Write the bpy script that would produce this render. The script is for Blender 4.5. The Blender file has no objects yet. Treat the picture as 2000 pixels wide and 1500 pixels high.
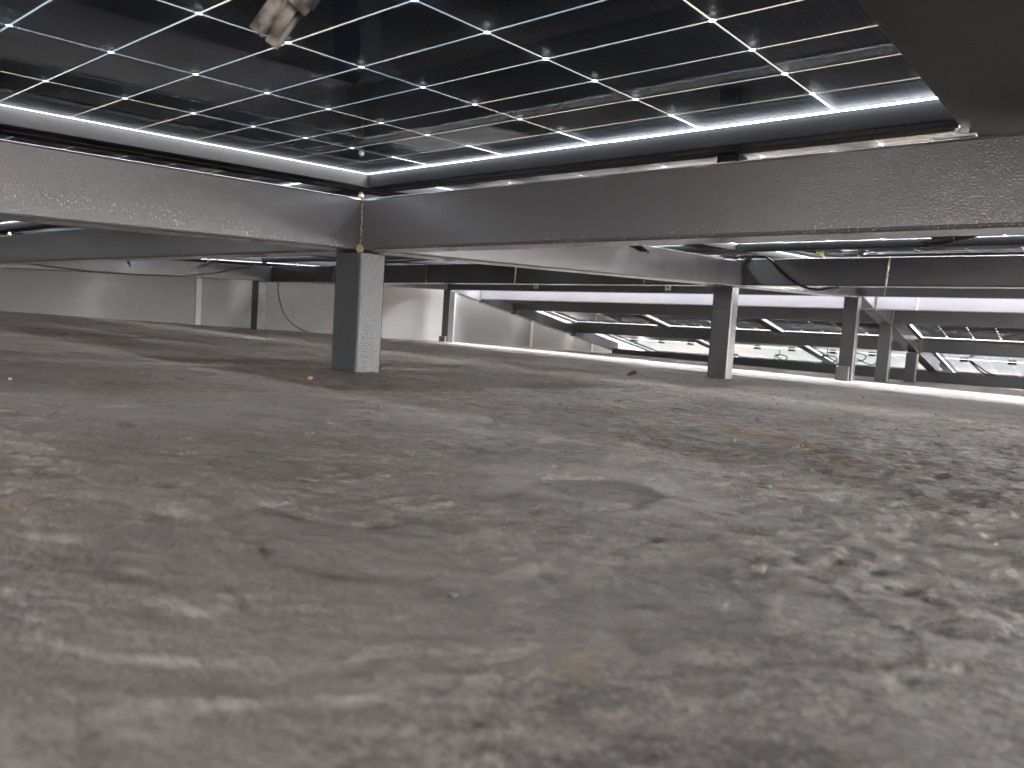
import bpy, bmesh, math, random
import numpy as np
from mathutils import Vector, Matrix
random.seed(7)
S = bpy.context.scene
COL = S.collection

# ------------------------------------------------------------ camera
cam_d = bpy.data.cameras.new("camera")
cam = bpy.data.objects.new("camera", cam_d)
COL.objects.link(cam)
S.camera = cam
cam_d.sensor_width = 36.0
cam_d.lens = 25.88
cam_d.clip_start = 0.01
cam_d.clip_end = 2000
R = Matrix(((0.77465107, -0.09095622, 0.62581362),
            (0.62927722, 0.01281977, -0.77707518),
            (0.06265703, 0.99577237, 0.06716753)))
cam.matrix_world = Matrix.Translation((0, 0, 0)) @ R.to_4x4()
cam_d.dof.use_dof = True
cam_d.dof.focus_distance = 1.2
cam_d.dof.aperture_fstop = 13.5

# ------------------------------------------------------------ light
w = bpy.data.worlds.new("World")
S.world = w
w.use_nodes = True
nt = w.node_tree
bg = nt.nodes["Background"]
sky = nt.nodes.new("ShaderNodeTexSky")
sky.sky_type = 'NISHITA'
sky.sun_disc = False
SUN_EL, SUN_AZ = 62.0, 20.0       # azimuth measured from +Y towards +X
sky.sun_elevation = math.radians(SUN_EL)
sky.sun_rotation = math.radians(SUN_AZ)
sky.air_density = 1.0
sky.dust_density = 4.0
sky.ozone_density = 0.6
hs = nt.nodes.new("ShaderNodeHueSaturation")      # thin high cloud: paler than a clear sky
hs.inputs["Saturation"].default_value = 0.22
nt.links.new(sky.outputs[0], hs.inputs["Color"])
nt.links.new(hs.outputs[0], bg.inputs[0])
bg.inputs[1].default_value = 0.15
sd = bpy.data.lights.new("sun", 'SUN')
sun = bpy.data.objects.new("sun", sd)
COL.objects.link(sun)
sd.energy = 0.6
sd.angle = math.radians(30)
sd.color = (1.0, 0.94, 0.86)
e, a = math.radians(SUN_EL), math.radians(SUN_AZ)
sdir = Vector((math.sin(a) * math.cos(e), math.cos(a) * math.cos(e), math.sin(e)))
sun.rotation_euler = sdir.to_track_quat('Z', 'Y').to_euler()
S.view_settings.view_transform = 'Standard'
S.view_settings.look = 'None'
S.view_settings.gamma = 1
S.view_settings.exposure = 5.65
S.render.engine = 'CYCLES'
S.cycles.max_bounces = 14
S.cycles.diffuse_bounces = 8
S.cycles.glossy_bounces = 6
S.cycles.transparent_max_bounces = 16
S.cycles.sample_clamp_indirect = 6
S.cycles.use_denoising = True

# ------------------------------------------------------------ materials
def mat(name, color, rough=0.5, metal=0.0, spec=0.5, coat=0.0, coat_rough=0.1):
    m = bpy.data.materials.new(name); m.use_nodes = True
    b = m.node_tree.nodes["Principled BSDF"]
    b.inputs["Base Color"].default_value = (*color, 1)
    b.inputs["Roughness"].default_value = rough
    b.inputs["Metallic"].default_value = metal
    b.inputs["Specular IOR Level"].default_value = spec
    b.inputs["Coat Weight"].default_value = coat
    b.inputs["Coat Roughness"].default_value = coat_rough
    return m
def N(m, t, **k):
    n = m.node_tree.nodes.new(t)
    for q, v in k.items(): setattr(n, q, v)
    return n
def L(m, a, b): m.node_tree.links.new(a, b)
def P(m): return m.node_tree.nodes["Principled BSDF"]
def coords(m, scale=(1, 1, 1), kind='Object'):
    tc = N(m, "ShaderNodeTexCoord"); mp = N(m, "ShaderNodeMapping")
    mp.inputs["Scale"].default_value = scale
    L(m, tc.outputs[kind], mp.inputs[0])
    return mp.outputs[0]
def noise(m, vec, scale, detail=4, rough=0.55, dist=0.0):
    n = N(m, "ShaderNodeTexNoise")
    n.inputs["Scale"].default_value = scale
    n.inputs["Detail"].default_value = detail
    n.inputs["Roughness"].default_value = rough
    n.inputs["Distortion"].default_value = dist
    L(m, vec, n.inputs["Vector"])
    return n.outputs["Fac"]
def ramp(m, fac, stops):
    r = N(m, "ShaderNodeValToRGB")
    while len(r.color_ramp.elements) < len(stops): r.color_ramp.elements.new(0.5)
    for el, (p, c) in zip(r.color_ramp.elements, stops):
        el.position = p
        el.color = (c, c, c, 1) if isinstance(c, (int, float)) else (*c, 1)
    L(m, fac, r.inputs[0])
    return r.outputs[0]
def mix(m, fac, a, b, mode='MIX'):
    x = N(m, "ShaderNodeMix", data_type='RGBA', blend_type=mode)
    if isinstance(fac, (int, float)): x.inputs[0].default_value = fac
    else: L(m, fac, x.inputs[0])
    for i, v in ((6, a), (7, b)):
        if isinstance(v, tuple): x.inputs[i].default_value = (*v, 1)
        else: L(m, v, x.inputs[i])
    return x.outputs[2]
def math_(m, op, a, b=None):
    x = N(m, "ShaderNodeMath", operation=op)
    for i, v in ((0, a), (1, b)):
        if v is None: continue
        if isinstance(v, (int, float)): x.inputs[i].default_value = v
        else: L(m, v, x.inputs[i])
    return x.outputs[0]
def bump(m, h, strength, dist, prev=None):
    b = N(m, "ShaderNodeBump")
    b.inputs["Strength"].default_value = strength
    b.inputs["Distance"].default_value = dist
    L(m, h, b.inputs["Height"])
    if prev is not None: L(m, prev, b.inputs["Normal"])
    return b.outputs[0]

# glossy dark grey enamel brushed / rolled on steel tube
def paint(name, base, rough, psc=520, pst=0.40, pd=0.0010, ct=0.8, sp=0.5):
    m = mat(name, base, rough, coat=ct, coat_rough=0.07, spec=sp)
    v = coords(m, kind='Object')
    big = noise(m, v, 5, 4, 0.6)
    mid = noise(m, v, 38, 3, 0.6)
    peel = noise(m, v, psc, 2, 0.5)
    dots = noise(m, v, 260, 1, 0.4)
    dust = ramp(m, dots, [(0.0, 0.0), (0.79, 0.0), (0.83, 1.0)])
    dm = ramp(m, noise(m, v, 9, 2, 0.5), [(0.46, 0.0), (0.62, 1.0)])
    dustf = math_(m, 'MULTIPLY', dust, math_(m, 'MULTIPLY', dm, 0.7))
    sz = N(m, "ShaderNodeSeparateXYZ"); L(m, v, sz.inputs[0])
    low = ramp(m, sz.outputs[2], [(0.225, 0.0), (0.236, 1.0), (0.262, 0.0)])
    fleck = ramp(m, noise(m, v, 330, 2, 0.5), [(0.62, 0.0), (0.66, 1.0)])
    dustf = math_(m, 'MAXIMUM', dustf, math_(m, 'MULTIPLY', math_(m, 'MULTIPLY', low, fleck), ramp(m, noise(m, v, 12, 2), [(0.42, 0.0), (0.6, 0.9)])))
    c1 = mix(m, ramp(m, big, [(0.2, 0.0), (0.8, 1.0)]), tuple(x * 0.93 for x in base), tuple(x * 1.12 for x in base))
    c2 = mix(m, dustf, c1, (0.45, 0.43, 0.40))
    L(m, c2, P(m).inputs["Base Color"])
    L(m, ramp(m, mid, [(0.3, rough * 0.9), (0.7, rough * 1.2)]), P(m).inputs["Roughness"])
    b1 = bump(m, mid, 0.12, 0.003)
    b2 = bump(m, peel, pst, pd, b1)
    L(m, b2, P(m).inputs["Normal"])
    L(m, b2, P(m).inputs["Coat Normal"])
    return m
M_PAINT = paint("dark_grey_enamel", (0.086, 0.087, 0.093), 0.20)
M_PAINTP = paint("orange_peel_enamel", (0.024, 0.028, 0.031), 0.20, 380, 0.60, 0.0014, 0.25, 0.35)
M_PAINT_GAPLIT = paint("gap_lit_grey_enamel", (0.30, 0.30, 0.325), 0.35)  # same enamel, paler: light from the ridge gap painted into the colour
M_PAINT_SHADED = paint("shaded_grey_enamel", (0.042, 0.042, 0.045), 0.22)  # same enamel, darker: shade on posts and inner cross beams painted in
M_PAINT2 = paint("grey_primer_patch", (0.11, 0.11, 0.12), 0.45)
def weld_mat():
    m = mat("weld_bead", (0.20, 0.18, 0.15), 0.3, 0.5)
    v = coords(m); n = noise(m, v, 300, 3)
    L(m, mix(m, ramp(m, n, [(0.4, 0.0), (0.6, 1.0)]), (0.05, 0.045, 0.04), (0.34, 0.30, 0.24)), P(m).inputs["Base Color"])
    L(m, bump(m, n, 0.8, 0.002), P(m).inputs["Normal"])
    return m
M_WELD = weld_mat()
M_PUTTY = mat("yellowed_putty", (0.36, 0.31, 0.19), 0.45)
M_ALU = mat("black_anodised_aluminium", (0.009, 0.009, 0.010), 0.6, 0.0, 0.12)
def add_bump(m, scale, s, d):
    v = coords(m); L(m, bump(m, noise(m, v, scale, 3), s, d), P(m).inputs["Normal"])
add_bump(M_ALU, 60, 0.15, 0.002)
M_STEEL = mat("stainless_bolt", (0.62, 0.60, 0.55), 0.3, 0.9)
add_bump(M_STEEL, 250, 0.3, 0.001)
M_PLASTIC = mat("black_cable_plastic", (0.012, 0.012, 0.013), 0.42)
M_BOX = mat("junction_box_plastic", (0.015, 0.015, 0.016), 0.45)
M_CHAN = mat("dark_channel_metal", (0.042, 0.041, 0.037), 0.5, 0.3)
v_ = coords(M_CHAN); L(M_CHAN, ramp(M_CHAN, noise(M_CHAN, v_, 14, 4), [(0.3, (0.014, 0.014, 0.014)), (0.7, (0.028, 0.026, 0.022))]), P(M_CHAN).inputs["Base Color"])
def dusty():
    m = mat("dusty_connector_plastic", (0.3, 0.26, 0.21), 0.85)
    v = coords(m); n = noise(m, v, 70, 3, 0.5)
    L(m, ramp(m, n, [(0.38, (0.03, 0.026, 0.023)), (0.47, (0.12, 0.108, 0.095)), (0.62, (0.22, 0.20, 0.175))]), P(m).inputs["Base Color"])
    L(m, bump(m, n, 0.5, 0.002), P(m).inputs["Normal"])
    return m
M_DUSTY = dusty()
M_YELLOW = mat("yellow_green_sleeve", (0.55, 0.50, 0.05), 0.5)
M_WHITE = mat("white_joint_trim", (0.78, 0.77, 0.74), 0.5)
def wallm():
    m = mat("grey_panel_cladding", (0.36, 0.35, 0.33), 0.42)
    v = coords(m)
    n = noise(m, v, 1.3, 3, 0.5); n2 = noise(m, v, 14, 5, 0.6)
    c = mix(m, n, (0.32, 0.305, 0.30), (0.36, 0.365, 0.355))
    c = mix(m, ramp(m, n2, [(0.5, 0.0), (0.8, 0.35)]), c, (0.26, 0.24, 0.22))
    L(m, c, P(m).inputs["Base Color"])
    L(m, bump(m, noise(m, v, 3, 2), 0.12, 0.02), P(m).inputs["Normal"])
    return m
M_WALL = wallm()

# solar cells: blue black silicon with hair thin silver wires along local Y
PX, PY = 0.184, 0.0935
def cellm():
    m = mat("solar_cell_silicon", (0.006, 0.008, 0.014), 0.5, spec=0.12)
    tc = N(m, "ShaderNodeTexCoord"); sp = N(m, "ShaderNodeSeparateXYZ"); L(m, tc.outputs["Object"], sp.inputs[0])
    x = sp.outputs[0]; y = sp.outputs[1]
    f = math_(m, 'FRACT', math_(m, 'DIVIDE', math_(m, 'ADD', x, 20 * PX / 2), PX / 16))
    d = math_(m, 'ABSOLUTE', math_(m, 'SUBTRACT', f, 0.5))
    wire = math_(m, 'LESS_THAN', d, 0.035)
    f2 = math_(m, 'FRACT', math_(m, 'DIVIDE', y, 0.0014))
    fing = math_(m, 'MULTIPLY', math_(m, 'LESS_THAN', f2, 0.22), 0.10)
    v = coords(m)
    per = noise(m, v, 7, 2)
    base = mix(m, ramp(m, per, [(0.35, 0.0), (0.65, 1.0)]), (0.022, 0.030, 0.052), (0.030, 0.050, 0.088))
    c = mix(m, fing, base, (0.16, 0.20, 0.26))
    c = mix(m, math_(m, 'MULTIPLY', wire, 0.30), c, (0.20, 0.20, 0.21))
    L(m, c, P(m).inputs["Base Color"])
    return m
M_CELL = cellm()
def gapm():   # reflective / frosted film in the gaps between cells; daylight glows faintly through
    m = bpy.data.materials.new("frosted_gap_film"); m.use_nodes = True
    t = m.node_tree; t.nodes.remove(P(m)); out = t.nodes["Material Output"]
    tr = N(m, "ShaderNodeBsdfTranslucent"); df = N(m, "ShaderNodeBsdfDiffuse")
    tr.inputs[0].default_value = (0.11, 0.125, 0.13, 1); df.inputs[0].default_value = (0.30, 0.34, 0.36, 1)
    n = noise(m, coords(m), 3, 2)
    L(m, ramp(m, n, [(0.40, (0.010, 0.014, 0.017)), (0.60, (0.027, 0.024, 0.018))]), tr.inputs[0])
    ad = N(m, "ShaderNodeAddShader")
    L(m, tr.outputs[0], ad.inputs[0]); L(m, df.outputs[0], ad.inputs[1]); L(m, ad.outputs[0], out.inputs[0])
    return m
M_GAP = gapm()
def glassm():
    m = bpy.data.materials.new("module_glass"); m.use_nodes = True
    t = m.node_tree; t.nodes.remove(P(m)); out = t.nodes["Material Output"]
    tr = N(m, "ShaderNodeBsdfTransparent"); gl = N(m, "ShaderNodeBsdfGlossy")
    tr.inputs[0].default_value = (0.93, 0.95, 0.95, 1)
    gl.inputs["Roughness"].default_value = 0.06
    fr = N(m, "ShaderNodeFresnel"); fr.inputs[0].default_value = 1.2
    v = coords(m)
    b = bump(m, noise(m, v, 2.5, 2), 0.012, 0.01)
    L(m, b, gl.inputs["Normal"])
    L(m, ramp(m, noise(m, v, 5, 4, 0.6), [(0.35, 0.015), (0.7, 0.06)]), gl.inputs["Roughness"])
    mx = N(m, "ShaderNodeMixShader")
    L(m, fr.outputs[0], mx.inputs[0]); L(m, tr.outputs[0], mx.inputs[1]); L(m, gl.outputs[0], mx.inputs[2])
    L(m, mx.outputs[0], out.inputs[0])
    return m
M_GLASS = glassm()

def floorm():
    m = mat("weathered_concrete", (0.2, 0.18, 0.165), 0.5, spec=0.28)
    v = coords(m)
    n0 = noise(m, v, 0.7, 3, 0.5)
    n1 = noise(m, v, 3.2, 6, 0.62, 0.6)
    n2 = noise(m, v, 26, 5, 0.65, 0.3)
    n3 = noise(m, v, 170, 4, 0.65)
    n4 = noise(m, v, 60, 2, 0.5)
    nf = noise(m, v, 480, 3, 0.7)
    mp = N(m, "ShaderNodeMapping", vector_type='TEXTURE')      # trowel direction
    mp.inputs["Rotation"].default_value = (0, 0, math.radians(36.9)); mp.inputs["Scale"].default_value = (2.3, 1, 1)
    L(m, v, mp.inputs[0]); vs = mp.outputs[0]
    frac = noise(m, vs, 26, 10, 0.82, 0.4)
    fine_s = noise(m, vs, 150, 5, 0.7)
    c = mix(m, ramp(m, n1, [(0.38, 0.0), (0.62, 1.0)]), (0.222, 0.186, 0.168), (0.275, 0.224, 0.197))
    c = mix(m, ramp(m, frac, [(0.36, 0.92), (0.505, 0.0)]), c, (0.070, 0.058, 0.053))
    c = mix(m, ramp(m, frac, [(0.53, 0.0), (0.68, 0.75)]), c, (0.47, 0.40, 0.355))
    c = mix(m, ramp(m, fine_s, [(0.36, 0.8), (0.49, 0.0)]), c, (0.075, 0.062, 0.056))
    c = mix(m, ramp(m, nf, [(0.36, 0.75), (0.48, 0.0)]), c, (0.075, 0.062, 0.056))
    c = mix(m, ramp(m, nf, [(0.56, 0.0), (0.68, 0.6)]), c, (0.50, 0.45, 0.41))
    c = mix(m, ramp(m, n4, [(0.25, 0.8), (0.33, 0.0)]), c, (0.045, 0.038, 0.036))
    c = mix(m, ramp(m, noise(m, v, 1.7, 5, 0.6), [(0.50, 0.0), (0.66, 0.30)]), c, (0.20, 0.145, 0.115))
    c = mix(m, ramp(m, noise(m, v, 19, 3, 0.6, 1.0), [(0.63, 0.0), (0.73, 0.5)]), c, (0.23, 0.145, 0.075))
    # smoother trowelled skins, flatter in tone
    skin = ramp(m, noise(m, v, 4.2, 3, 0.5, 0.8), [(0.50, 0.0), (0.56, 0.62)])
    c = mix(m, skin, c, (0.232, 0.199, 0.180))
    sm = ramp(m, noise(m, v, 6.5, 6, 0.7, 0.8), [(0.40, 0.40), (0.54, 0.0)])
    c = mix(m, sm, c, (0.115, 0.098, 0.090))
    # rust stain, with a shape of its own, ahead right; dark round damp patch; small stains
    def blob(cx, cy, rx, ry, rot, col, c, amt, edge=(0.55, 1.0), warp=0.5):
        tc = N(m, "ShaderNodeTexCoord"); mp = N(m, "ShaderNodeMapping", vector_type='TEXTURE')
        mp.inputs["Location"].default_value = (cx, cy, 0); mp.inputs["Rotation"].default_value = (0, 0, math.radians(rot))
        mp.inputs["Scale"].default_value = (rx, ry, 1)
        L(m, tc.outputs["Object"], mp.inputs[0])
        vm = N(m, "ShaderNodeVectorMath", operation='LENGTH')
        sx = N(m, "ShaderNodeSeparateXYZ"); L(m, mp.outputs[0], sx.inputs[0])
        cm = N(m, "ShaderNodeCombineXYZ"); L(m, sx.outputs[0], cm.inputs[0]); L(m, sx.outputs[1], cm.inputs[1])
        L(m, cm.outputs[0], vm.inputs[0])
        dd = math_(m, 'ADD', vm.outputs["Value"], math_(m, 'MULTIPLY', math_(m, 'SUBTRACT', n2, 0.5), warp * 2))
        f = ramp(m, dd, [(edge[0], amt), (edge[1], 0.0)])
        return mix(m, f, c, col)
    c = blob(-0.36, 0.93, 0.17, 0.07, -25, (0.24, 0.12, 0.05), c, 0.75, (0.1, 1.0), 1.1)
    c = blob(-0.22, 0.80, 0.10, 0.06, 20, (0.22, 0.13, 0.07), c, 0.5, (0.1, 1.0), 1.1)
    c = blob(-0.262, 0.430, 0.095, 0.075, 30, (0.27, 0.23, 0.207), c, 0.85, (0.75, 1.0), 0.35)
    c = blob(-0.257, 0.418, 0.047, 0.040, 30, (0.105, 0.082, 0.070), c, 0.80, (0.86, 1.0), 0.22)
    c = blob(-0.247, 0.425, 0.011, 0.006, 60, (0.05, 0.04, 0.035), c, 0.9, (0.5, 1.0), 0.7)
    for k in range(9):
        ang = math.radians(90 + 38 + random.uniform(-30, 30)); r = random.uniform(0.16, 0.9)
        c = blob(r * math.cos(ang), r * math.sin(ang), random.uniform(0.006, 0.018) * (0.6 + r), random.uniform(0.004, 0.012) * (0.6 + r), random.uniform(0, 90),
                 random.choice([(0.20, 0.12, 0.06), (0.06, 0.055, 0.053), (0.22, 0.15, 0.09)]), c, 0.7, (0.2, 1.0), 0.9)
    L(m, c, P(m).inputs["Base Color"])
    L(m, ramp(m, n1, [(0.35, 0.30), (0.65, 0.50)]), P(m).inputs["Roughness"])
    b = bump(m, n1, 0.35, 0.012)
    b = bump(m, n2, 0.6, 0.004, b)
    b = bump(m, n3, 0.9, 0.002, b)
    L(m, b, P(m).inputs["Normal"])
    return m
M_FLOOR = floorm()
def landm():
    m = mat("landscape_ground", (0.05, 0.06, 0.03), 0.9)
    v = coords(m); n = noise(m, v, 0.16, 4, 0.5); n2 = noise(m, v, 0.8, 3, 0.5)
    sp = N(m, "ShaderNodeSeparateXYZ"); L(m, v, sp.inputs[0])
    f = math_(m, 'ADD', math_(m, 'SUBTRACT', sp.outputs[1], math_(m, 'MULTIPLY', sp.outputs[0], 0.317)), math_(m, 'MULTIPLY', n2, 0.5))
    yard = ramp(m, n, [(0.42, (0.006, 0.010, 0.005)), (0.47, (0.008, 0.011, 0.006)), (0.50, (0.022, 0.014, 0.010)), (0.65, (0.019, 0.013, 0.011))])
    near = mix(m, n2, (0.0020, 0.0042, 0.0062), (0.0030, 0.0055, 0.0075))
    L(m, mix(m, math_(m, 'GREATER_THAN', f, 31.4), near, yard), P(m).inputs["Base Color"])
    return m
M_LAND = landm()
M_LEAF = mat("dry_leaf", (0.12, 0.06, 0.035), 0.7)
M_PEBBLE = mat("orange_pebble", (0.45, 0.20, 0.08), 0.6)
M_GRIT = mat("grit", (0.10, 0.09, 0.08), 0.8)
M_GRITL = mat("pale_grit", (0.45, 0.42, 0.38), 0.7)

# ------------------------------------------------------------ helpers
def obj(name, bm, m, parent=None, smooth=False, bevel=0.0):
    me = bpy.data.meshes.new(name)
    bmesh.ops.recalc_face_normals(bm, faces=bm.faces)
    if smooth:
        for f in bm.faces: f.smooth = True
    bm.to_mesh(me); bm.free()
    for q in (m if isinstance(m, (list, tuple)) else [m]): me.materials.append(q)
    o = bpy.data.objects.new(name, me); COL.objects.link(o)
    if parent is not None: o.parent = parent
    if bevel:
        b = o.modifiers.new("bevel", 'BEVEL'); b.width = bevel; b.segments = 2; b.limit_method = 'ANGLE'
    return o
def empty(name, loc=(0, 0, 0)):
    o = bpy.data.objects.new(name, None); COL.objects.link(o); o.location = loc; o.empty_display_size = 0.1
    return o
def tag(o, label, cat, group=None):
    o['label'] = label; o['category'] = cat
    if group: o['group'] = group
    return o
def box(bm, x0, x1, y0, y1, z0, z1, mi=0):
    v = [bm.verts.new((x, y, z)) for x in (x0, x1) for y in (y0, y1) for z in (z0, z1)]
    for idx in ((0, 1, 3, 2), (4, 6, 7, 5), (0, 4, 5, 1), (2, 3, 7, 6), (0, 2, 6, 4), (1, 5, 7, 3)):
        f = bm.faces.new([v[i] for i in idx]); f.material_index = mi
    return v
def slantbox(bm, x0, x1, pts_bot, pts_top):
    """profile in the YZ plane (two ends), extruded along X"""
    (ya, za), (yb, zb) = pts_bot; (yc, zc), (yd, zd) = pts_top
    v = [bm.verts.new((x, y, z)) for x in (x0, x1) for (y, z) in ((ya, za), (yb, zb), (yd, zd), (yc, zc))]
    for idx in ((0, 1, 2, 3), (7, 6, 5, 4), (0, 4, 5, 1), (1, 5, 6, 2), (2, 6, 7, 3), (3, 7, 4, 0)):
        bm.faces.new([v[i] for i in idx])
def tube(bm, pts, r, n=10, cap=True, sub=6):
    """smooth tube through points (Catmull-Rom); r number or list"""
    P_ = [Vector(p) for p in pts]
    rr = r if isinstance(r, (list, tuple)) else [r] * len(P_)
    path = []; rad = []
    for i in range(len(P_) - 1):
        p0 = P_[max(i - 1, 0)]; p1 = P_[i]; p2 = P_[i + 1]; p3 = P_[min(i + 2, len(P_) - 1)]
        for k in range(sub):
            t = k / sub
            path.append(0.5 * ((2 * p1) + (p2 - p0) * t + (2 * p0 - 5 * p1 + 4 * p2 - p3) * t * t + (3 * p1 - p0 - 3 * p2 + p3) * t ** 3))
            rad.append(rr[i] * (1 - t) + rr[i + 1] * t)
    path.append(P_[-1]); rad.append(rr[-1])
    rings = []; up = Vector((0.13, 0.21, 1)).normalized()
    for i, p in enumerate(path):
        d = (path[min(i + 1, len(path) - 1)] - path[max(i - 1, 0)]).normalized()
        s = d.cross(up)
        if s.length < 1e-3: s = d.cross(Vector((1, 0, 0)))
        s.normalize(); u = s.cross(d).normalized()
        rings.append([bm.verts.new(p + (s * math.cos(2 * math.pi * k / n) + u * math.sin(2 * math.pi * k / n)) * rad[i]) for k in range(n)])
    for i in range(len(rings) - 1):
        for k in range(n):
            bm.faces.new((rings[i][k], rings[i][(k + 1) % n], rings[i + 1][(k + 1) % n], rings[i + 1][k]))
    if cap:
        bm.faces.new(rings[0][::-1]); bm.faces.new(rings[-1])
def cyl(bm, p, q, r, n=14): tube(bm, [p, q], r, n, True, 1)

G0, GA, GB = -0.0962, -0.0145, -0.0155       # the roof slab drains gently
def gz(x, y): return G0 + GA * x + GB * y

# ------------------------------------------------------------ floor
def vnoise(x, y, seed):
    xi = np.floor(x).astype(np.int64); yi = np.floor(y).astype(np.int64)
    xf = x - xi; yf = y - yi
    u = xf * xf * xf * (xf * (xf * 6 - 15) + 10); v = yf * yf * yf * (yf * (yf * 6 - 15) + 10)
    def h(a, b):
        q = (a * 374761393 + b * 668265263 + seed * 974634777) & 0x7fffffff
        q = (q ^ (q >> 13)) * 1274126177 & 0x7fffffff
        return ((q ^ (q >> 16)) & 0xffff) / 65535.0
    return (h(xi, yi) * (1 - u) + h(xi + 1, yi) * u) * (1 - v) + (h(xi, yi + 1) * (1 - u) + h(xi + 1, yi + 1) * u) * v
def fbm(x, y, f, o, seed, gain=0.5):
    s = 0; a = 1; t = 0
    for k in range(o):
        c, sn = math.cos(0.7 * k), math.sin(0.7 * k)
        s = s + a * vnoise((x * c - y * sn) * f + 31.7, (x * sn + y * c) * f + 17.3, seed + k); t += a; a *= gain; f *= 2.03
    return s / t
def graded(lo, hi, s0, g, gn, mx=0.03):
    out = [0.0]; x = 0.0
    while x < hi: x += min(s0 + g * x, mx) if x < 4 else 0.06; out.append(min(x, hi))
    neg = []; x = 0.0
    while x > lo: x -= min(s0 + gn * (-x), 0.25); neg.append(max(x, lo))
    return np.array(neg[::-1] + out)
FX0, FX1, FY0, FY1 = -5.2, 7.0, -6.0, 8.45
def build_floor():
    ys = graded(FY0, FY1, 0.0020, 0.0040, 0.05)
    xs = -graded(-FX1, -FX0, 0.0020, 0.0040, 0.05)[::-1]
    X, Y = np.meshgrid(xs, ys)
    D = np.hypot(X, Y)
    A = (fbm(X, Y, 2.0, 3, 3) - 0.5) * 0.008
    wx = X + 0.02 * fbm(X, Y, 9, 2, 8); wy = Y + 0.02 * fbm(X, Y, 9, 2, 9)
    sa = (wx * 0.80 + wy * 0.60) / 2.3; sb = -wx * 0.60 + wy * 0.80
    q = np.clip((Y + 0.30 * X - 0.10) / 0.45, 0, 1); q = q * q * (3 - 2 * q)
    rough = (0.30 + 0.72 * q) * (0.55 + 0.9 * fbm(X, Y, 3.3, 2, 60))
    rid = 1 - np.abs(2 * fbm(sa, sb, 30, 4, 11, 0.6) - 1) * 2.2
    Bn = (rid - 0.5) * 0.0021
    mid = (fbm(sa, sb, 78, 4, 15, 0.65) - 0.5) * 0.0060
    fine = (fbm(X, Y, 150, 3, 31, 0.6) - 0.5) * 0.0026
    t = fbm(wx, wy, 5.5, 3, 21) * 6; fr = t - np.floor(t)
    lip = np.clip((fr - 0.95) / 0.05, 0, 1) * 0.0016 - fr * 0.0010
    pit = fbm(X, Y, 40, 2, 50); pits = -np.clip(0.27 - pit, 0, 1) * 0.022
    near = np.clip(D / 0.5, 0.45, 1)
    calm = np.clip(np.hypot((X + 0.262) / 0.085, (Y - 0.43) / 0.07) - 0.55, 0.18, 1); rough = rough * calm
    Z = gz(X, Y) + A * 0.65 + lip + pits * near + (Bn + mid + fine) * rough * near
    # shallow round dish at the damp patch
    dd = np.hypot((X + 0.257) / 0.041, (Y - 0.418) / 0.035)
    Z -= 0.0020 * np.clip(1.08 - dd, 0, 0.15) / 0.15
    ny, nx = X.shape
    verts = np.stack([X, Y, Z], -1).reshape(-1, 3)
    i = np.arange(ny * nx).reshape(ny, nx)
    f = np.stack([i[:-1, :-1], i[:-1, 1:], i[1:, 1:], i[1:, :-1]], -1).reshape(-1, 4)
    me = bpy.data.meshes.new("floor")
    me.vertices.add(len(verts)); me.vertices.foreach_set("co", verts.ravel())
    me.loops.add(f.size); me.loops.foreach_set("vertex_index", f.ravel())
    me.polygons.add(len(f)); me.polygons.foreach_set("loop_start", np.arange(0, f.size, 4)); me.polygons.foreach_set("loop_total", np.full(len(f), 4))
    me.polygons.foreach_set("use_smooth", np.ones(len(f), bool))
    me.update(); me.validate()
    me.materials.append(M_FLOOR)
    o = bpy.data.objects.new("floor", me); COL.objects.link(o); o['kind'] = 'structure'
build_floor()
bm = bmesh.new()
box(bm, FX0, FX1, FY0, FY1, -0.75, -0.36)
o = obj("roof_slab", bm, M_FLOOR); o['kind'] = 'structure'
bm = bmesh.new()
bmesh.ops.create_grid(bm, x_segments=1, y_segments=1, size=900)
o = obj("ground", bm, M_LAND); o.location = (0, 0, -7); o['kind'] = 'structure'

# ------------------------------------------------------------ steel frame
frame = empty("support_frame", (-1.2, 0.97, gz(-1.2, 0.97)))
tag(frame, "dark grey painted steel frame of welded posts and beams under the solar modules", "steel frame")
FI = Matrix.Translation(-Vector(frame.location))
def fpart(name, bm, m, parent=None, bevel=0.0, smooth=False):
    if parent is None:
        bm.transform(FI); return obj(name, bm, m, frame, smooth, bevel)
    bm.transform(FI); return obj(name, bm, m, parent, smooth, bevel)
def lz(y): return 0.147 + 0.052 * (y - 0.943)            # underside of sloping beam, near side
def fz(y): return 0.345 - 0.164 * (y - 4.72)             # underside, far side
for (x0, dn, df) in ((-1.242, 0, 0), (-4.53, 0.01, -0.018), (0.98, 0, 0)):
    x1 = x0 + 0.08
    for (ya, yb) in ((-0.95, 0.943), (1.003, 2.86), (2.92, 4.57)):
        bm = bmesh.new()
        slantbox(bm, x0, x1, ((ya, lz(ya) + dn), (yb, lz(yb) + dn)), ((ya, lz(ya) + dn + .1), (yb, lz(yb) + dn + .1)))
        fpart("sloping_beam", bm, M_PAINT, bevel=0.004)
    for (ya, yb) in ((4.63, 5.0), (5.06, 5.47), (5.53, 6.5), (6.56, 7.45)):
        bm = bmesh.new()
        slantbox(bm, x0, x1, ((ya, fz(ya) + df), (yb, fz(yb) + df)), ((ya, fz(ya) + df + .1), (yb, fz(yb) + df + .1)))
        fpart("sloping_beam", bm, M_PAINT, bevel=0.004)
CB = [(0.943, 0.147, 0.1), (2.86, 0.252, 0.103), (4.57, 0.345, 0.1), (5.0, 0.298, 0.1), (5.47, 0.232, 0.1), (6.5, 0.061, 0.1), (7.45, -0.192, 0.1)]
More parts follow.
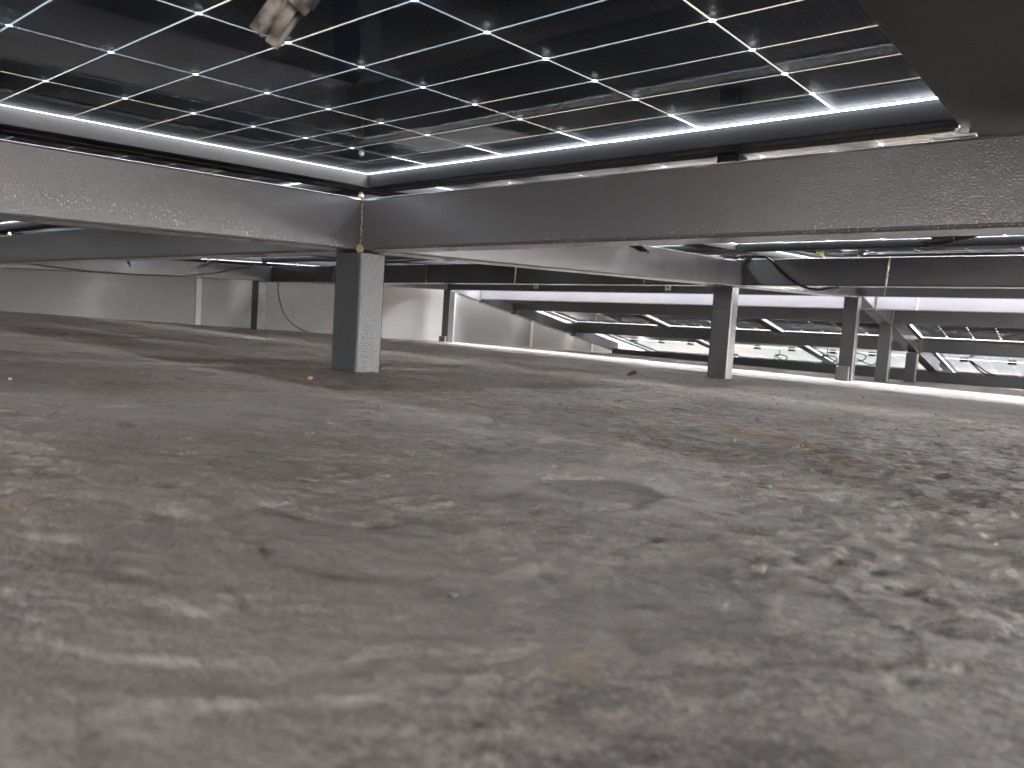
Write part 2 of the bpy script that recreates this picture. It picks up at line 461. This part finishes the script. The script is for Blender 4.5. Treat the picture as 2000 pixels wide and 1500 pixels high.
for (y, z, h) in CB:
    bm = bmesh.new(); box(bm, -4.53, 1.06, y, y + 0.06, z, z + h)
    ob = fpart("cross_beam", bm, M_PAINT_GAPLIT if y == 5.0 else (M_PAINT if y < 2 else M_PAINT_SHADED), bevel=0.005)
    if y == 5.0: ob['label'] = "cross beam painted paler for the light from the gap at the ridge"
def post(x0, y0, ztop, sleeve=None, w=0.08, d=0.065, pm=None):
    bm = bmesh.new()
    zb = min(gz(x0, y0), gz(x0 + w, y0 + d)) - 0.008
    box(bm, x0, x0 + w, y0, y0 + d, zb, ztop)
    p = fpart("post", bm, pm or M_PAINT_SHADED, bevel=0.004)
    if sleeve:
        bm = bmesh.new(); box(bm, x0 - 0.006, x0 + w - 0.012, y0 - 0.022, y0 - 0.001, zb, zb + sleeve)
        fpart("base_block", bm, M_PAINT2, p, bevel=0.003)
    return p
p0 = post(-1.242, 0.9432, 0.146, pm=M_PAINTP)
p0['label'] = "nearest thick square post with rippled glossy paint"
post(-1.242, 2.775, lz(2.775) - 0.001)
post(-1.242, 4.60, 0.3445, 0.095)
post(-1.242, 5.50, 0.2315)
post(-1.242, 6.44, fz(6.5) - 0.003)
post(-4.53, 2.765, lz(2.76) + 0.009)
post(-4.53, 4.60, 0.3445, 0.06)
for (y, z) in ((0.9432, 0.146), (2.775, 0.24), (4.60, 0.3445), (5.50, 0.2315), (6.44, 0.06)):
    post(0.98, y, z)
# weld beads
def bead(p, q, r, name="weld_seam", m=M_WELD, wob=0.6, n=22):
    bm = bmesh.new(); p = Vector(p); q = Vector(q)
    pts = [p.lerp(q, k / n) + Vector([random.uniform(-1, 1) * r * wob * 0.5 for _ in range(3)]) for k in range(n + 1)]
    rs = [r * random.uniform(0.65, 1.35) for _ in pts]
    tube(bm, pts, rs, 8, True, 2)
    fpart(name, bm, m, smooth=True)
bead((-1.161, 0.941, 0.150), (-1.161, 0.941, 0.246), 0.0028)
bead((-1.195, 0.941, 0.2475), (-1.163, 0.941, 0.2475), 0.0022)
for (x, y, z0, z1) in ((-2.952, 2.858, 0.255, 0.35), (-2.326, 2.858, 0.255, 0.355), (-1.602, 2.858, 0.255, 0.31), (-0.637, 2.858, 0.252, 0.35), (-3.777, 2.858, .26, .355),
                       (-1.02, 4.568, .35, .43), (-0.93, 4.998, .30, .39), (-1.158, 5.468, .235, .33), (-1.158, 6.498, .064, .158), (-1.158, 4.998, .30, .395)):
    bead((x, y, z0), (x + 0.004, y, z1), 0.0034 if y < 3 else 0.0042, m=M_STEEL if x in (-2.326, -0.637, -0.93) else M_WELD)
bm = bmesh.new()
tube(bm, [(-1.160, 0.940, 0.157), (-1.161, 0.9395, 0.150), (-1.160, 0.940, 0.142)], [0.0045, 0.0085, 0.005], 12, True, 4)
fpart("putty_blob", bm, M_PUTTY, smooth=True)

# ------------------------------------------------------------ solar modules
MW, ML = 1.150, 1.922
mx0 = -6 * PX / 2
def make_module():
    root = empty("solar_module")
    # origin: centre of the far short edge, at glass level; local y runs from 0 (far edge) to -ML
    T = 0.011; TS = 0.013
    bm = bmesh.new()
    hw = MW / 2; zt, zb = 0.0008, -0.030
    for (a, b, c, d) in ((-hw, -hw + TS, -ML, 0), (hw - TS, hw, -ML, 0), (-hw + TS, hw - TS, -T, 0), (-hw + TS, hw - TS, -ML, -ML + T)):
        box(bm, a, b, c, d, zb, zt)
    fl = 0.028; fs = 0.036                                         # bottom flange
    for (a, b, c, d) in ((-hw + TS, -hw + fs, -ML + T, -T), (hw - fs, hw - TS, -ML + T, -T), (-hw + fs, hw - fs, -fl, -T), (-hw + fs, hw - fs, -ML + T, -ML + fl)):
        box(bm, a, b, c, d, zb, zb + 0.002)
    obj("module_frame", bm, M_ALU, root)
    bm = bmesh.new()
    y_top = -0.022
    cg = ML - 2 * 0.022 - 20 * PY; assert cg > 0.002                     # centre gap
    ch = 0.0019; g = 0.0010
    def yrow(r):  # upper edge of row r
        return y_top - r * PY - (cg if r >= 10 else 0)
    for r in range(20):
        yt = yrow(r) - g; yb = yrow(r) - PY + g
        for c in range(6):
            xl = mx0 + c * PX + g; xr = xl + PX - 2 * g
            vs = [(xl + ch, yt), (xr - ch, yt), (xr, yt - ch), (xr, yb + ch), (xr - ch, yb), (xl + ch, yb), (xl, yb + ch), (xl, yt - ch)]
            bm.faces.new([bm.verts.new((x, y, 0)) for x, y in vs])
        # frosted strips between columns (not in the end rows, where clear glass shows the sky)
        if r not in (0, 19):
            for c in range(1, 6):
                x = mx0 + c * PX
                f = bm.faces.new([bm.verts.new(p) for p in ((x - g, yt - ch, 0), (x + g, yt - ch, 0), (x + g, yb + ch, 0), (x - g, yb + ch, 0))]); f.material_index = 1
        if r not in (0, 10):
            for c in range(6):
                xl = mx0 + c * PX + ch + g; xr = xl + PX - 2 * ch - 2 * g; y = yrow(r)
                f = bm.faces.new([bm.verts.new(p) for p in ((xl, y - g, 0), (xr, y - g, 0), (xr, y + g, 0), (xl, y + g, 0))]); f.material_index = 1
    me_o = obj("cell_sheet", bm, [M_CELL, M_GAP], root)
    bm = bmesh.new()
    f = bm.faces.new([bm.verts.new(p) for p in ((-hw + TS, -T, -0.004), (hw - TS, -T, -0.004), (hw - TS, -ML + T, -0.004), (-hw + TS, -ML + T, -0.004))])
    obj("glass_sheet", bm, M_GLASS, root)
    ym = y_top - 10 * PY - cg / 2
    for x in (-0.37, 0.0, 0.37):
        bm = bmesh.new(); box(bm, x - 0.032, x + 0.032, ym - 0.022, ym + 0.022, -0.024, -0.0055)
        obj("junction_box", bm, M_BOX, root, bevel=0.003)
    return root
proto = make_module()
COLX = [-4.135 - 0.0, -2.98, -1.825, -0.669, 0.487, 1.642]     # centre x of each column
COLX = [-0.669 + 1.155 * k for k in (-3, -2, -1, 0, 1)]
colname = ["in the column against the wall", "in the second column from the wall", "in the third column from the wall",
           "in the fourth column from the wall", "in the column farthest from the wall"]
TN = math.atan(0.0595); TF = -math.atan(0.16)
def zn(y): return 0.2517 + 0.0595 * y
def zf(y): return 0.193 - 0.16 * (y - 6.9)
rows = [("nearest the lowest row overhead", 1.020, zn, TN), ("middle row of the near slope", 2.946, zn, TN), ("top row of the near slope by the ridge", 4.873, zn, TN),
        ("upper row of the far slope", 6.94, zf, TF), ("lowest row of the far slope", 8.855, zf, TF), ("added row behind, blocks rear light", -0.906, zn, TN)]
first = True
for ri, (rn, ye, zfun, tilt) in enumerate(rows):
    for ci, cx in enumerate(COLX):
        if ri == 5 and ci > 2: continue  # added unseen row, kept to these columns to shut out rear light
        if first: r = proto; first = False
        else:
            r = proto.copy(); COL.objects.link(r)
            for chd in list(proto.children):
                c2 = chd.copy(); COL.objects.link(c2); c2.parent = r
        r.location = (cx, ye, zfun(ye)); r.rotation_euler = (tilt, 0, 0)
        adj = ["dark glass solar module", "black solar module", "black framed solar module", "dark solar module", "bluish solar module", "added solar module"][ri]
        nm = ["in the lowest near row", "in the middle near row", "in the row by the ridge", "in the upper far row", "in the lowest far row", "in the unseen light-blocking row behind the viewpoint"][ri]
        tag(r, "%s %s, %s" % (adj, nm, colname[ci].replace("in the ", "").replace("column against the grey wall", "column against the grey wall")), "solar panel", "solar modules on the steel frame")
        if ri == 0 and ci == 3:
            r['label'] = "large dark solar module overhead, nearest, with bright white edge lines and grey grid"

# dark channel along the seam, resting on the near cross beam
chn = empty("cover_channel", (-0.09, 1.0, zn(1.0) - 0.045))
tag(chn, "broad smooth dark metal channel running under the module seam at the upper right", "metal channel")
bm = bmesh.new()
for (ya, yb) in ((-0.95, 2.95),):
    slantbox(bm, -0.153, -0.02, ((ya, zn(ya) - .046), (yb, zn(yb) - .046)), ((ya, zn(ya) - .043), (yb, zn(yb) - .043)))
    slantbox(bm, -0.153, -0.151, ((ya, zn(ya) - .0428), (yb, zn(yb) - .0428)), ((ya, zn(ya) - .032), (yb, zn(yb) - .032)))
    slantbox(bm, -0.022, -0.02, ((ya, zn(ya) - .0428), (yb, zn(yb) - .0428)), ((ya, zn(ya) - .032), (yb, zn(yb) - .032)))
bm.transform(Matrix.Translation(-Vector(chn.location)))
obj("channel", bm, M_CHAN, chn, bevel=0.0006)

# ------------------------------------------------------------ clamps, bolts, spacer
def bolt_set(loc, label, s=1.0, plate=True):
    t = empty("module_clamp", loc); tag(t, label, "clamp", "clamps holding the modules")
    bm = bmesh.new(); cyl(bm, (0, 0, 0.003), (0, 0, 0.020), 0.0036 * s, 12); obj("bolt_shank", bm, M_STEEL, t, True)
    bm = bmesh.new(); cyl(bm, (0, 0, 0.0085), (0, 0, 0.0165), 0.0072 * s, 6); obj("hex_nut", bm, M_STEEL, t, bevel=0.0008)
    if plate:
        bm = bmesh.new(); box(bm, -0.028 * s, 0.016 * s, -0.012, 0.012, 0.0045, 0.0078); box(bm, -0.031 * s, -0.0282 * s, -0.012, 0.012, -0.002, 0.0078)
        obj("clamp_plate", bm, M_STEEL, t, bevel=0.0008)
    return t
bolt_set((-0.153, 0.972, 0.2475), "pale metal clamp with a nut beside the dark channel at upper right", 1.0)
bolt_set((-1.222, 0.985, 0.2515), "small pale bolt on top of the corner where the two nearest beams meet", 0.9, False)
bolt_set((-1.20, 2.90, 0.3555), "small bright bolt above the second post, beside the cable bundle", 0.9, False)
bolt_set((-4.2, 2.885, 0.3555), "small bright bolt on the second cross beam near the grey wall", 0.9, False)
bolt_set((-3.30, 0.985, 0.2475), "small bright bolt on the near cross beam at the left edge of the view", 1.0, False)
for (x, lab) in ((-3.50, "small silver bracket hanging on the ridge beam, nearer the grey wall"), (-2.37, "small silver bracket hanging on the ridge beam, nearer the second post")):
    t = empty("beam_bracket", (x, 4.567, 0.385)); tag(t, lab, "bracket", "brackets on the ridge beam")
    bm = bmesh.new(); box(bm, -0.022, 0.022, -0.0035, 0.0, -0.022, 0.08); box(bm, -0.022, 0.022, 0.0, 0.03, 0.0765, 0.08); obj("bracket_plate", bm, M_STEEL, t, bevel=0.001)
    bm = bmesh.new(); cyl(bm, (0, -0.009, 0.0), (0, -0.0036, 0.0), 0.008, 6); obj("bolt_head", bm, M_PLASTIC, t)
t = empty("wall_light_blocker", (-4.70, 2.0, zn(2.0) - 0.03)); tag(t, "added dark strip blocking daylight between the grey wall and the module edge", "light blocker")  # made-up sheet, added to keep slit and ridge daylight off the wall
bm = bmesh.new()
FY = (0.3, 4.86)
slantbox(bm, -4.70, -4.697, ((FY[0], lz(FY[0]) + .075), (FY[1], lz(FY[1]) + .075)), ((FY[0], zn(FY[0]) - .034), (FY[1], zn(FY[1]) - .034)))
box(bm, -4.7335, -4.47, 4.872, 5.03, 0.505, 0.508)
slantbox(bm, -4.7335, -4.70, ((FY[0], zn(FY[0]) - .037), (FY[1], zn(FY[1]) - .037)), ((FY[0], zn(FY[0]) - .034), (FY[1], zn(FY[1]) - .034)))
bm.transform(Matrix.Translation(-Vector(t.location)))
obj("blocker_sheet", bm, M_ALU, t)
t = empty("spacer_block", (-0.462, 1.06, 0.262)); tag(t, "small black spacer block above the near cross beam under the module edge", "spacer")
bm = bmesh.new(); box(bm, -0.017, 0.017, -0.014, 0.018, -0.02, 0.0215); obj("block", bm, M_ALU, t, bevel=0.001)
bm = bmesh.new(); box(bm, -0.011, 0.011, -0.018, -0.0145, -0.012, 0.012); obj("block_clip", bm, M_PLASTIC, t)

# ------------------------------------------------------------ wall
wall = empty("panel_wall", (-4.76, 3.9, gz(-4.76, 3.9))); tag(wall, "light grey flat panel wall with white vertical joint strips beside the frame at left", "wall")
WI = Matrix.Translation(-Vector(wall.location))
ys = [-1.1, 0.1, 1.30, 2.50, 3.72, 4.95, 6.15, 7.33, 8.4]
WX = -4.735
for a_, b_ in zip(ys[:-1], ys[1:]):
    bm = bmesh.new()
    slantbox(bm, WX - 0.06, WX, ((a_, gz(WX, a_) - .02), (b_ - .001, gz(WX, b_) - .02)), ((a_, 2.3), (b_ - .001, 2.3)))
    bm.transform(WI); obj("wall_panel", bm, M_WALL, wall)
for y in ys[2:-1]:
    bm = bmesh.new(); box(bm, WX + .001, WX + .007, y - .019, y + .019, gz(WX, y) - .01, 2.29)
    bm.transform(WI); obj("joint_strip", bm, M_WHITE, wall, bevel=0.001)

# ------------------------------------------------------------ cables and connectors
def cable(name, pts, r, label, cat="cable", m=M_PLASTIC, group="black solar cables"):
    bm = bmesh.new(); tube(bm, pts, r, 10, True, 8)
    return tag(obj(name, bm, m, None, True), label, cat, group)
def connector(loc, direction, label, s=1.0, m=M_PLASTIC, tail=None, tail_label=None):
    """ribbed plug-in cable connector: body, collar, two latch fingers, nut, cable tail"""
    t = empty("cable_connector", loc); tag(t, label, "cable connector", "plug connectors")
    d = Vector(direction).normalized(); q = d.to_track_quat('X', 'Z'); t.rotation_euler = q.to_euler()
    s_ = s
    bm = bmesh.new(); tube(bm, [(0, 0, 0), (0.018 * s_, 0, 0), (0.034 * s_, 0, 0)], [0.0085 * s_, 0.0092 * s_, 0.0080 * s_], 14, True, 3); obj("plug_body", bm, m, t, True)
    bm = bmesh.new()
    for k in range(6): cyl(bm, (0.036 * s_ + k * 0.004 * s_, 0, 0), (0.0385 * s_ + k * 0.004 * s_, 0, 0), 0.0098 * s_, 12)
    cyl(bm, (0.034 * s_, 0, 0), (0.062 * s_, 0, 0), 0.0082 * s_, 12)
    obj("gland_nut", bm, m, t)
    for sg in (-1, 1):
        bm = bmesh.new(); box(bm, -0.020 * s_, 0.012 * s_, sg * 0.0075 * s_ - 0.0018 * s_, sg * 0.0075 * s_ + 0.0018 * s_, -0.003 * s_, 0.003 * s_); obj("latch_finger", bm, m, t, bevel=0.0006)
    bm = bmesh.new(); box(bm, 0.004 * s_, 0.016 * s_, -0.0022 * s_, 0.0022 * s_, -0.0101 * s_, -0.0070 * s_); box(bm, 0.022 * s_, 0.028 * s_, -0.0018 * s_, 0.0018 * s_, -0.0101 * s_, -0.0070 * s_); obj('latch_slot', bm, M_PLASTIC, t)
    bm = bmesh.new(); cyl(bm, (-0.016 * s_, 0, 0), (0, 0, 0), 0.0048 * s_, 12); obj("plug_tip", bm, m, t, True)
    if tail:
        bm = bmesh.new(); tube(bm, [(0.060 * s_, 0, 0)] + tail, 0.003 * s_, 8, True, 5); obj("cable_tail", bm, m, t, True)
    return t
connector((-0.3800, 0.2485, 0.1800), (0.50, 0.30, 0.80), "blurred dusty tan plug connector hanging from the top of the view", 1.25, M_DUSTY, [(0.085, 0.002, 0.001), (0.11, 0.0, 0.006)])
connector((-0.292, 1.66, 0.2345), (0.96, 0.0, 0.22), "ribbed black plug connector dangling under the near cross beam at far right", 1.15, M_PLASTIC, [(0.09, 0, 0.006), (0.14, 0, 0.03), (0.2, 0.02, 0.07)])
connector((-0.905, 1.60, 0.226), (-0.9, 0.1, 0.35), "black plug connector hanging behind the middle of the near cross beam", 0.75, M_PLASTIC, [(0.075, 0, 0.01), (0.10, 0, 0.04)])
connector((-3.695, 1.602, 0.222), (-0.25, -0.3, 0.9), "short black plug connector hanging before the wall, left of the yellow sleeve", 0.8, M_PLASTIC, [(0.07, 0, 0), (0.13, 0.0, 0)])
connector((-3.80, 2.015, 0.258), (0.2, 0.85, 0.40), "black plug connector beside the yellow sleeve, under the left cross beam", 1.0, M_PLASTIC, [(0.085, 0, 0), (0.12, 0.03, 0.03), (0.12, 0.05, 0.07)])
bm = bmesh.new(); tube(bm, [(-3.80, 2.056, 0.280), (-3.80, 2.055, 0.300), (-3.80, 2.053, 0.320)], 0.006, 8, True, 3)
tag(obj("wire_sleeve", bm, M_YELLOW, None, True), "yellow green wire sleeve by the left connector", "wire sleeve")
bm = bmesh.new(); tube(bm, [(-0.90, 3.02, 0.365), (-0.915, 3.03, 0.392), (-0.94, 3.04, 0.40)], 0.0042, 8, True, 3)
tag(obj("wire_sleeve", bm, M_YELLOW, None, True), "yellow wire sleeve lying above the second cross beam at right", "wire sleeve")

Y2 = 2.852
CABLE_L = [(-3.8, 1.03, .215), (-3.8, 1.159, .186), (-3.8, 1.30, .177), (-3.8, 1.523, .174), (-3.8, 1.767, .186), (-3.8, 1.982, .208), (-3.8, 2.185, .254), (-3.8, 2.34, .302), (-3.8, 2.46, .345)]
cable("solar_cable", [(-1.20, Y2, .358), (-1.16, 2.850, .366), (-1.085, 2.850, .362), (-1.045, 2.852, .344), (-0.994, 2.852, .294), (-0.933, 2.85, .254), (-0.876, 2.85, .238), (-0.825, 2.855, .243), (-0.80, 2.88, .248)], 0.0048,
      "thick black cable looping down across the second cross beam, right of the second post")
cable("solar_cable", [(-1.13, 2.85, .362), (-1.168, 2.842, .335), (-1.178, 2.838, .295), (-1.205, 2.80, .256), (-1.222, 2.76, .238), (-1.25, 2.70, .243), (-1.28, 2.68, .244)], 0.005,
      "black cable bent around the head of the second post")
cable("solar_cable", [(-1.12, 2.85, .362), (-1.158, 2.840, .335), (-1.165, 2.835, .29), (-1.19, 2.78, .250), (-1.215, 2.74, .236), (-1.26, 2.68, .246), (-1.34, 2.66, .252)], 0.0042,
      "thinner cable doubled beside the bundle at the second post head")
cable("solar_cable", CABLE_L, 0.0042,
      "long black cable sagging in front of the grey wall at left")
cable("solar_cable", [(-4.32, 2.83, .262), (-4.32, 2.83, .19), (-4.315, 2.845, .12), (-4.31, 2.875, .045), (-4.30, 2.95, -.03), (-4.28, 3.08, -.078), (-4.25, 3.28, -.092), (-4.2, 3.5, -.094)], 0.004,
      "thin black cable hanging down the grey wall and curving onto the floor")
cable("solar_cable", [(-4.05, 2.84, .352), (-3.98, 2.835, .335), (-3.88, 2.835, .333), (-3.78, 2.84, .345), (-3.6, 2.84, .362)], 0.004, "black cable drooping over the second cross beam left of the nearest post")
cable("solar_cable", [(-3.62, 2.84, .362), (-3.72, 2.838, .335), (-3.80, 2.838, .29), (-3.86, 2.836, .258), (-3.90, 2.84, .252), (-3.93, 2.85, .262)], 0.004, "black cable slanting down the second cross beam left of the nearest post")
cable("solar_cable", [(-3.5, 2.83, .362), (-3.2, 2.83, .368), (-2.9, 2.83, .375), (-2.6, 2.83, .370), (-2.35, 2.83, .362), (-2.1, 2.83, .368), (-1.7, 2.835, .364), (-1.25, 2.845, .362)], 0.0045, "long black cable lying along the top of the second cross beam")
cable("solar_cable", [(-0.72, 2.855, .3595), (-0.5, 2.853, .3605), (-0.2, 2.853, .3600), (0.3, 2.855, .3605)], 0.005, "black cable lying along the second cross beam at the right edge")
def loop(cx, cy, cz, r, label):
    pts = [(cx - 0.25 * r, cy, cz + 1.2 * r)]
    for k in range(11):
        a_ = math.radians(100 + k * 40); pts.append((cx + r * math.cos(a_), cy + 0.02 * math.sin(k), cz + 0.45 * r * math.sin(a_)))
    pts.append((cx + 1.4 * r, cy, cz - 0.7 * r)); pts.append((cx + 2.0 * r, cy + 0.03, cz - 0.45 * r))
    cable("cable_loop", pts, 0.005, label)
loop(-3.30, 7.75, -0.02, 0.08, "dark coiled cable under the lowest far module, left of the second post")
loop(-2.72, 7.9, -0.07, 0.07, "dark cable loop just left of the second post")
loop(-2.20, 7.8, -0.05, 0.08, "dark coiled cable just right of the second post")
loop(-1.92, 7.7, -0.01, 0.09, "oval coiled cable between the second and third posts")
cable("solar_cable", [(-0.98, 7.85, .02), (-0.90, 7.8, -.03), (-0.82, 7.7, -.075), (-0.72, 7.6, -.10), (-0.62, 7.52, -.10)], 0.006, "pair of dark cables slanting down behind the low beam at far right")
cable("solar_cable", [(-0.99, 7.85, .02), (-0.93, 7.8, -.03), (-0.88, 7.75, -.07), (-0.80, 7.65, -.10)], 0.006, "shorter dark cable slanting down behind the low beam at far right")

# ------------------------------------------------------------ litter on the slab
def lump(name, x, y, s, m, label, cat, flat=0.6, group=None):
    bm = bmesh.new(); bmesh.ops.create_icosphere(bm, subdivisions=2, radius=1)
    for v in bm.verts:
        k = random.uniform(0.75, 1.2); v.co = Vector((v.co.x * s * k, v.co.y * s * k * 0.8, v.co.z * s * k * flat))
    o = obj(name, bm, m, None, True); o.location = (x, y, gz(x, y) + s * flat * 0.6)
    return tag(o, label, cat, group)
lump("pebble", -1.006, 0.725, 0.0055, M_PEBBLE, "tiny orange pebble on the floor just before the nearest post", "pebble")
lump("pebble", -0.178, 0.194, 0.0022, M_GRIT, "small blurred dark grain in the foreground below the centre", "pebble")
lump("pebble", -0.193, 0.547, 0.006, M_GRIT, "dark flake right of the round damp patch", "pebble", 0.3)
lump("pebble", -0.115, 0.328, 0.0045, M_GRIT, "dark crumb in the right foreground", "pebble", 0.5)
bm = bmesh.new()
for k in range(70):
    d = random.uniform(0.6, 3.4); an = math.radians(random.uniform(92, 165)); x, y = d * math.cos(an), d * math.sin(an)
    s = random.uniform(0.0008, 0.0028) * (0.7 + 0.22 * d); z = gz(x, y) + s * 0.3
    r_ = bmesh.ops.create_icosphere(bm, subdivisions=1, radius=s, matrix=Matrix.Translation((x, y, z)))
    for f in {f for v in r_['verts'] for f in v.link_faces}: f.material_index = random.choice([0, 0, 0, 0, 1])
o = obj("grit", bm, [M_GRIT, M_GRITL]); o['kind'] = 'stuff'; o['label'] = "scattered dark and pale grit on the concrete floor"; o['category'] = "grit"
bm = bmesh.new()
lf = [(-0.020, 0, 0.004), (-0.010, 0.010, 0.014), (0.004, 0.010, 0.020), (0.020, 0.0, 0.010), (0.006, -0.009, 0.003), (-0.010, -0.009, 0.0)]
c0 = bm.verts.new((0, 0, 0.004)); ring = [bm.verts.new(p) for p in lf]
for i in range(6): bm.faces.new((c0, ring[i], ring[(i + 1) % 6]))
o = obj("dry_leaf", bm, M_LEAF); o.location = (-1.198, 2.104, gz(-1.198, 2.104) + 0.001)
sm = o.modifiers.new("sol", 'SOLIDIFY'); sm.thickness = 0.0008
tag(o, "small curled brown leaf on the floor between the two nearest posts", "leaf")
